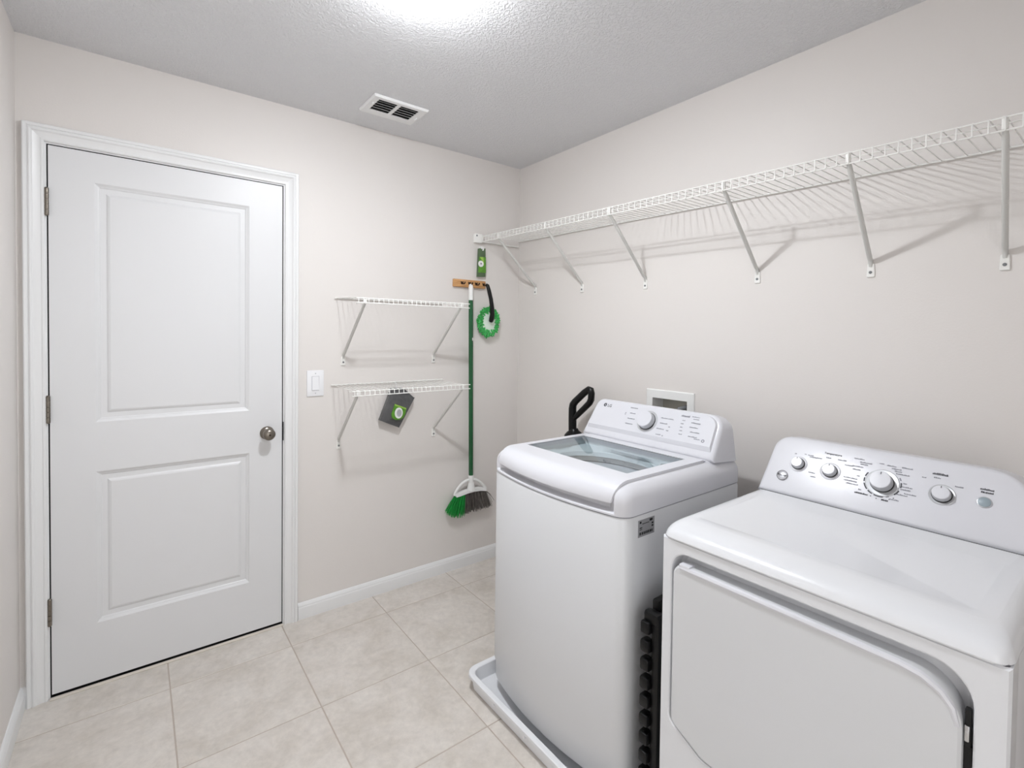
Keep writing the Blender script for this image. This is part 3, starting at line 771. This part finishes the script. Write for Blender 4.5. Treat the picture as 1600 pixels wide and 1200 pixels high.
# lid: flat top, front falls with the shoulder and ends in a lip
def lid_front(y):
    yc, hw = (WY0 + WY1) / 2, (WY1 - WY0) / 2
    return WX0 - BOW * (1 - ((y - yc) / hw) ** 2)
NY = 26
gx0, gx1, gy0, gy1 = -.728, -.418, -1.478, -.992
ys = sorted(set([LY0 - .012, gy0, gy1, LY1 + .012] + [LY0 - .012 + (LY1 - LY0 + .024) * k / NY for k in range(NY + 1)]))
def lid_profile(y, off):
    """points from back to front lip"""
    f = lid_front(y) + .001
    pts = [(-.378, WT + off), (gx1, WT + off), ((gx0 + gx1) / 2, WT + off), (gx0, WT + off)]
    for k in range(0, 9):
        a = k / 8 * PI / 2 * .96
        xx = f + SH * (1 - math.sin(a)) - off * math.sin(a); zz = WT - .052 + .052 * math.cos(a) + off * math.cos(a)
        pts.append((xx, zz))
    pts.append((f - off, .8905))
    return pts
def side_shift(k, y):
    return y
b = MB(); npf = 14
for off in (.0045, -.004):
    vs = []
    for y in ys:
        for k, (x, z) in enumerate(lid_profile(y, off)):
            yy = y
            t = max(0, (k - 5)) / 8                      # the side seams close in a little towards the lip
            yc = (LY0 + LY1) / 2
            yy = yc + (y - yc) * (1 - .035 * t * t)
            vs.append((x, yy, z))
    fs = []
    for j in range(len(ys) - 1):
        hole = ys[j] >= gy0 - 1e-6 and ys[j+1] <= gy1 + 1e-6
        for k in range(npf - 1):
            if hole and k in (1, 2): continue
            fs.append((j*npf+k, j*npf+k+1, (j+1)*npf+k+1, (j+1)*npf+k))
    b.add(vs, fs)
n0 = len(ys) * npf
edge = [(0, k) for k in range(npf)] + [(j, npf - 1) for j in range(1, len(ys))] + [(len(ys) - 1, k) for k in range(npf - 2, -1, -1)] + [(j, 0) for j in range(len(ys) - 2, 0, -1)]
ids = [j * npf + k for j, k in edge]
b.f += [(ids[i], ids[(i+1) % len(ids)], ids[(i+1) % len(ids)] + n0, ids[i] + n0) for i in range(len(ids))]
ja, jb = ys.index(gy0), ys.index(gy1)
edge = [(j, 1) for j in range(ja, jb + 1)] + [(jb, 2), (jb, 3)] + [(j, 3) for j in range(jb - 1, ja - 1, -1)] + [(ja, 2)]
ids = [j * npf + k for j, k in edge]
b.f += [(ids[i], ids[(i+1) % len(ids)], ids[(i+1) % len(ids)] + n0, ids[i] + n0) for i in range(len(ids))]
lid = b.build('lid', 'plastic', washer, smooth=35)
MB().box((gx0 - .003, gy0 - .003, WT - .003), (gx1 + .003, gy1 + .003, WT + .0012)).build('lid_glass', 'glass', lid, smooth=0)
rim = MB()
for a, c in (((gx0, gy0), (gx1, gy0 + .004)), ((gx0, gy1 - .004), (gx1, gy1)), ((gx0, gy0), (gx0 + .004, gy1)), ((gx1 - .004, gy0), (gx1, gy1))): rim.box((a[0], a[1], WT + .0012), (c[0], c[1], WT + .0022))
rim.build('glass_gasket', 'hose', lid, smooth=0)
sl = MB()
sl.box((-.378, LY0 - .0155, WT - .001), (-.372, LY1 + .0155, WT + .0006)); sl.build('hinge_gap', 'printl', washer, smooth=0)

# console
def console(name, parent, base, topp, back, y0, y1, r, m, lip=.012, zb_back=None, spread=0.0, taper=0.0):
    """sloping control panel; base/topp = (x, z) of the front plane; back = x of the rear plane"""
    (xb, zb), (xt, zt) = base, topp
    Lg = math.hypot(xt - xb, zt - zb)
    n = Vector((-(zt - zb) / Lg, 0, (xt - xb) / Lg)); v = Vector(((xt - xb) / Lg, 0, (zt - zb) / Lg))
    ol = rpoly([(y0, 0, 0), (y1, 0, 0), (y1 - taper, Lg, r[1]), (y0 + taper, Lg, r[0])], 8)
    P = lambda y, s, h: Vector((xb, y, zb)) + v * s + n * h
    rings = [[P(y, s, -.0) for y, s in inset(ol, lip)], [P(y, s, -.001) for y, s in inset(ol, lip * .6)], [P(y, s, -.005) for y, s in inset(ol, lip * .2)], [P(y, s, -.012) for y, s in ol]]
    zback = zb_back if zb_back is not None else zb
    for t in (.5, 1.0):
        rg = []
        for y, s in ol:
            p = P(y, s, -.012); q = s / Lg
            tgt = Vector((back, y + (spread * (1 - q) * (1 if y > (y0 + y1) / 2 else -1)), zback + (zt - .012 - zback) * q))
            rg.append(p.lerp(tgt, t))
        rings.append(rg)
    return MB().loft(rings, True, True).build(name, m, parent, smooth=35), Plane((xb, 0, zb), (0, -1, 0), v)
wc, WP = console('console', washer, (-.358, .946), (-.264, 1.096), -.218, -1.546, -.922, (.058, .040), 'plastic', .014, .930, .008, .012)
# a shallow ledge line under the printing
fo_ = rpoly([(.942, .030, .0), (1.528, .030, .0), (1.521, .1635, .046), (.949, .1635, .030)], 6)
def fz(b_, hh): return hh if b_ > .05 else 0.0
fr0 = [(a, b_) for a, b_ in fo_]
fr1 = [(a, b_ + (.011 if b_ < .05 else 0)) for a, b_ in inset(fo_, .004)]
MB().loft([[WP.at(a, b_, -.002) for a, b_ in fr0], [WP.at(a, b_, .0003) for a, b_ in fr0], [WP.at(a, b_, .0095) for a, b_ in fr1]], False, True).build('fascia', 'plastic', wc, smooth=20)
WP = Plane(WP.at(0, 0, .0095), WP.u, WP.v)
# dial
def knob(thing, PL, a, b_, r, h, ring_r, ring_m):
    """a dial: knob is a part of the machine; its ring, skirt, cap and pointer are sub-parts"""
    c = PL.at(a, b_); n = PL.n
    k = MB().lathe([(r + .0012, .003), (r, h - .004), (r - .0008, h - .002)], c, n, 36).build('knob', 'knobside', thing, smooth=40)
    MB().lathe([(ring_r, -.001), (ring_r, .0012), (ring_r - .002, .0022), (r + .002, .0014)], c, n, 36).build('dial_ring', ring_m, k, smooth=30)
    MB().lathe([(r + .0026, .0), (r + .0026, .0040), (r + .001, .0044)], c, n, 32).build('knob_skirt', 'black', k, smooth=30)
    MB().lathe([(r - .0008, h - .0022), (r - .0012, h - .0006), (r - .0022, h), (.0001, h + .0004)], c, n, 36).build('knob_cap', 'plastic', k, smooth=25)
    return k
knob(washer, WP, 1.238, .099, .034, .026, .046, 'ring')
pm = MB()
WP.disc(pm, .998, .141, .0085); WP.text(pm, 'LG', 1.0235, .139, .0185, True)
pl = MB(); WP.disc(pl, .9995, .143, .0020, .0009, 8); WP.mark(pl, .9975, 1.0035, .1375, .0013, .0009); WP.mark(pl, .9975, .9990, .141, .0055, .0009)
pl.build('emblem_detail', 'plastic', wc, smooth=0)
pm.build('logo', 'print', wc, smooth=0)
pr = MB()
for a0, a1, bb in ((1.135, 1.172, .146), (1.142, 1.170, .122), (1.140, 1.176, .098), (1.138, 1.176, .075), (1.118, 1.124, .120), (1.118, 1.124, .114),
                   (1.293, 1.350, .124), (1.297, 1.330, .102), (1.290, 1.324, .078), (1.296, 1.318, .054), (1.338, 1.346, .092), (1.334, 1.344, .076), (1.324, 1.330, .052)):
    WP.words(pr, a0, a1, bb, .0040)
for k, (a0, a1) in enumerate(((1.386, 1.398), (1.384, 1.396), (1.386, 1.396), (1.388, 1.400), (1.390, 1.404))): WP.words(pr, a0, a1, .128 - k * .014, .0036)
for k, (a0, a1) in enumerate(((1.425, 1.462), (1.424, 1.458), (1.432, 1.470), (1.430, 1.466))): WP.words(pr, a0, a1, .124 - k * .018, .0040)
WP.words(pr, 1.420, 1.452, .148, .0032); WP.words(pr, 1.428, 1.452, .139, .0032)
WP.words(pr, 1.456, 1.480, .064, .0036); WP.words(pr, 1.376, 1.412, .146, .0075)
WP.disc(pr, 1.492, .062, .0062, r2=.0030)
tag(pr.build('panel_print', 'printl', wc, smooth=0), kind='stuff')
# rating label on the right side
st = MB().box((-.776, WY0 - .0006, .788), (-.700, WY0 + .001, .838)).build('rating_label', 'sticker', washer, smooth=0)
SPl = Plane((-.776, WY0 - .0006, .788), (1, 0, 0), (0, 0, 1))
sp = MB()
for a0, a1, bb, t in ((.006, .014, .043, .006), (.052, .066, .043, .007), (.018, .050, .0375, .002), (.006, .018, .027, .003), (.006, .018, .022, .002), (.062, .070, .032, .005), (.062, .070, .024, .005)): SPl.mark(sp, a0, a1, bb, t)
x = .006
rnd = random.Random(2)
while x < .068:
    wd = rnd.uniform(.001, .006); SPl.mark(sp, x, min(x + wd, .069), .010, .008); x += wd + rnd.uniform(.0008, .003)
sp.build('label_print', 'dark', st, smooth=0)
# embossed relief on the right side panel
em = rpoly([(-.62, .10, .05), (-.30, .10, .05), (-.30, .735, .09), (-.62, .735, .16)], 8)
MB().loft([[(x, WY0, z) for x, z in em], [(x, WY0 - .0022, z) for x, z in inset(em, .010)]], False, True).build('side_emboss', 'front', washer, smooth=30)

# ------------------------------------------------------------------ dryer
DX, DB, DY0, DY1, DS = -.825, -.150, -2.334, -1.679, .850
dryer = empty('dryer', (-.49, -2.006, 0), 'white front-load dryer with four silver knobs right of the washer', 'dryer')
# cabinet sides / back
b = MB()
ol = rrect(DX + .058, DB, DY0, DY1, .002, 3)
b.loft([[(x, y, z) for x, y in ol] for z in (.012, DS - .002)], True, False)
# front face with a recess
rec = rpoly([(-1.709, .818, .045), (-1.709, .372, .030), (-1.800, .326, .05), (-2.198, .326, .05), (-2.2895, .372, .03), (-2.2895, .818, .060)], 8)
def box_proj(p, y0, y1, z0, z1):
    cy, cz = (y0 + y1) / 2, (z0 + z1) / 2; dy, dz = p[0] - cy, p[1] - cz
    k = 1 / max(abs(dy) / ((y1 - y0) / 2), abs(dz) / ((z1 - z0) / 2), 1e-6); return (cy + dy * k, cz + dz * k)
b.build('cabinet', 'enamel', dryer, smooth=30)
fr = [box_proj(p, DY0 + .004, DY1 - .004, .04, DS - .0045) for p in rec]
fr = with_corners(fr, rec, DY0 + .004, DY1 - .004, .04, DS - .0045)
b = MB()
b.loft([[(DX + .060, y, z) for y, z in inset(fr, -.004)], [(DX + .006, y, z) for y, z in inset(fr, -.004)], [(DX, y, z) for y, z in fr], [(DX, y, z) for y, z in inset(rec, -.004)], [(DX + .002, y, z) for y, z in inset(rec, -.001)], [(DX + .006, y, z) for y, z in rec], [(DX + .036, y, z) for y, z in inset(rec, .003)], [(DX + .044, y, z) for y, z in inset(rec, .011)]], False, True)
b.build('front_panel', 'enamel', dryer, smooth=30)
dr_ol = rpoly([(-1.7155, .792, .030), (-1.7155, .376, .028), (-1.805, .332, .05), (-2.192, .332, .05), (-2.2785, .376, .028), (-2.2785, .792, .075)], 8)
b = MB()
b.loft([[(DX + .0435, y, z) for y, z in inset(dr_ol, .004)], [(DX + .004, y, z) for y, z in dr_ol], [(DX - .003, y, z) for y, z in inset(dr_ol, .0015)], [(DX - .0065, y, z) for y, z in inset(dr_ol, .006)]], True, True)
ddoor = b.build('door', 'front', dryer, smooth=30)
# raised lip along the door's top
b = MB()
pts = [(-1.738, .7895), (-1.80, .7905), (-2.00, .7905), (-2.19, .7900), (-2.222, .7855), (-2.248, .772), (-2.264, .752), (-2.2715, .725)]
b.tube([(DX - .004, y, z - .004) for y, z in pts], [.0065, .0075, .0075, .0075, .0075, .007, .006, .004], 8)
b.rbox((DX - .009, -1.765, .786), (DX + .018, -1.735, .7965), .003)
b.build('grip_lip', 'plastic', ddoor, smooth=40)
MB().rbox((DX + .001, -2.2875, .690), (DX + .012, -2.2792, .755), .002).build('hinge', 'dark', dryer)
MB().rbox((DX - .002, -2.2862, .700), (DX + .008, -2.2795, .728), .002).build('hinge_pin', 'chrome', dryer)
MB().box((DX + .004, -2.2888, .38), (DX + .010, -2.2790, .690)).build('door_gap_shade', 'dark', dryer, smooth=0)  # dark strip stands in for the shade beside the dryer door
for x in (-.77, -.22):
    for y in (-2.27, -1.74): MB().lathe([(.022, 0), (.022, .010), (.010, .013), (.010, .02)], (x, y, 0), (0, 0, 1), 12).build('foot', 'black', dryer)
# top: curved front edge, shallow pressed panel
DT = .888
TR = .072
def top_plan(d, dx): return rrect(DX - .004 + dx, DB, DY0 + d, DY1 - d, (.01, .01, .03, .03), 6)
rings = [[(x, y, DS) for x, y in top_plan(.001, .0)], [(x, y, DS + .003) for x, y in top_plan(-.001, -.001)]]
for k in range(1, 10):
    a = k / 9 * PI / 2
    rings.append([(x, y, DS + .003 + (DT - DS - .003) * math.sin(a)) for x, y in top_plan(.030 * (1 - math.cos(a)), TR * (1 - math.cos(a)))])
tp = rings[-1]
rc = rrect(-.732, -.420, DY0 + .055, DY1 - .043, .014, 6)
def nearest_ring(outer, n): return outer
b = MB().loft(rings, True, False)
b.loft([tp, [(x, y, DT) for x, y in rc], [(x, y, DT - .0018) for x, y in inset(rc, .006)]], False, True)
b.build('top', 'enamel', dryer, smooth=35)
sm = MB(); sm.loft([[(x, y, z) for x, y in rrect(DX + .005, DB, DY0 + .004, DY1 - .004, .006, 4)] for z in (DS - .010, DS + .004)], False, False)
sm.build('seam', 'print', dryer, smooth=30)
dc, DP = console('console', dryer, (-.335, .889), (-.222, 1.0555), -.160, -2.308, -1.687, (.085, .052), 'plastic', .014, .889, .004, .014)
g = MB(); g.box((-.3375, -2.306, DT), (-.3345, -1.689, DT + .0016)); g.build('console_seam', 'hose', dryer, smooth=0)
# knobs: (a = -y, b = up the slope)
KB = .104
for a, bb, r, h, rr, rm in ((1.786, .107, .0165, .019, .0255, 'plastic'), (1.876, .104, .0175, .019, .0275, 'plastic'), (2.006, .101, .0255, .026, .0395, 'ring'), (2.134, .102, .0190, .019, .0280, 'ring')):
    k = knob(dryer, DP, a, bb, r, h, rr, rm)
    t = MB(); DP.mark(t, a - .0009, a + .0009, bb + r * .72, r * .3, h + .0010); t.build('pointer', 'print', k, smooth=0)
MB().lathe([(.0145, -.001), (.0145, .0015), (.0125, .0022)], DP.at(2.214, .105), DP.n, 28).build('button_bezel', 'knobside', dc, smooth=30)
MB().lathe([(.0122, .001), (.0122, .0030), (.0105, .0040), (.0001, .0036)], DP.at(2.214, .105), DP.n, 28).build('push_button', 'button', dc, smooth=40)
bd = MB().lathe([(.0165, -.001), (.0165, .0018), (.0150, .0026), (.0001, .0027)], DP.at(1.7505, .059), DP.n, 28).build('badge', 'badge', dryer, smooth=40)
t = MB(); DP.text(t, 'Roper', 1.7505, .0595, .0110, True, .0034); t.build('badge_lettering', 'dark', bd, smooth=0)
t = MB(); DP.arc(t, 1.7505, .059, .0158, 0, 360, .0012, .0030, 28); t.build('badge_rim', 'print', bd, smooth=0)
p1 = MB(); p2 = MB()
DP.text(p1, 'Temperature', 1.872, .160, .0088, True)
DP.words(p1, 2.108, 2.140, .157, .0060)
DP.words(p1, 2.203, 2.228, .139, .0050); DP.words(p1, 2.205, 2.228, .131, .0045)
DP.words(p1, 1.948, 1.980, .058, .0050); DP.words(p1, 2.012, 2.028, .0535, .0055)
for a0, a1, bb in ((1.832, 1.846, .139), (1.856, 1.870, .146), (1.888, 1.910, .146), (1.908, 1.930, .134), (1.820, 1.838, .088), (1.828, 1.842, .076),
                   (1.768, 1.774, .140), (1.796, 1.801, .144), (1.806, 1.822, .143), (1.812, 1.832, .138),
                   (1.928, 1.954, .160), (1.944, 1.974, .151), (1.946, 1.965, .145), (1.928, 1.955, .136), (1.930, 1.950, .126),
                   (1.912, 1.948, .097), (1.914, 1.948, .088), (1.922, 1.952, .080), (1.944, 1.951, .108), (1.955, 1.962, .068),
                   (1.990, 2.001, .158), (2.008, 2.030, .156), (2.020, 2.042, .149), (2.042, 2.066, .157), (2.028, 2.044, .143), (2.032, 2.062, .136),
                   (2.052, 2.060, .112), (2.050, 2.073, .102), (2.048, 2.070, .094), (2.058, 2.084, .084), (2.040, 2.066, .078), (2.030, 2.050, .060),
                   (2.088, 2.097, .141), (2.112, 2.126, .146), (2.156, 2.172, .132)):
    DP.words(p2, a0, a1, bb, .0036)
for d0, d1, m_ in ((150, 168, p1), (174, 190, p1), (196, 222, p1), (228, 246, p1), (252, 282, p1), (290, 300, p2), (318, 340, p1), (352, 372, p1), (20, 32, p2)):
    DP.arc(m_, 2.006, .103, .0425, d0, d1, .0032)
for d in (246, 262, 278, 296, 308): DP.arc(p1, 2.006, .103, .0500, d, d + 3, .0025)
for q_, m_ in ((p1, 'print'), (p2, 'printl')): tag(q_.build('panel_print', m_, dc, smooth=0), kind='stuff')

# ------------------------------------------------------------------ black folded stool between the machines
fs_ = empty('folded_stool', (-.62, -1.622, 0), 'black ribbed plastic folded stool wedged between washer and dryer', 'stool')
MB().rbox((-.800, -1.655, .0), (-.44, -1.630, .600), .006).build('side_panel', 'black', fs_)
MB().rbox((-.765, -1.628, .0), (-.44, -1.606, .628), .006).build('side_panel', 'black', fs_)
for k in range(11):
    z = .028 + k * .052
    MB().rbox((-.815, -1.632, z), (-.785, -1.603, z + .034), .006).build('rib', 'black', fs_)
MB().rbox((-.802, -1.652, .575), (-.772, -1.604, .608), .008).build('hinge_cap', 'black', fs_)
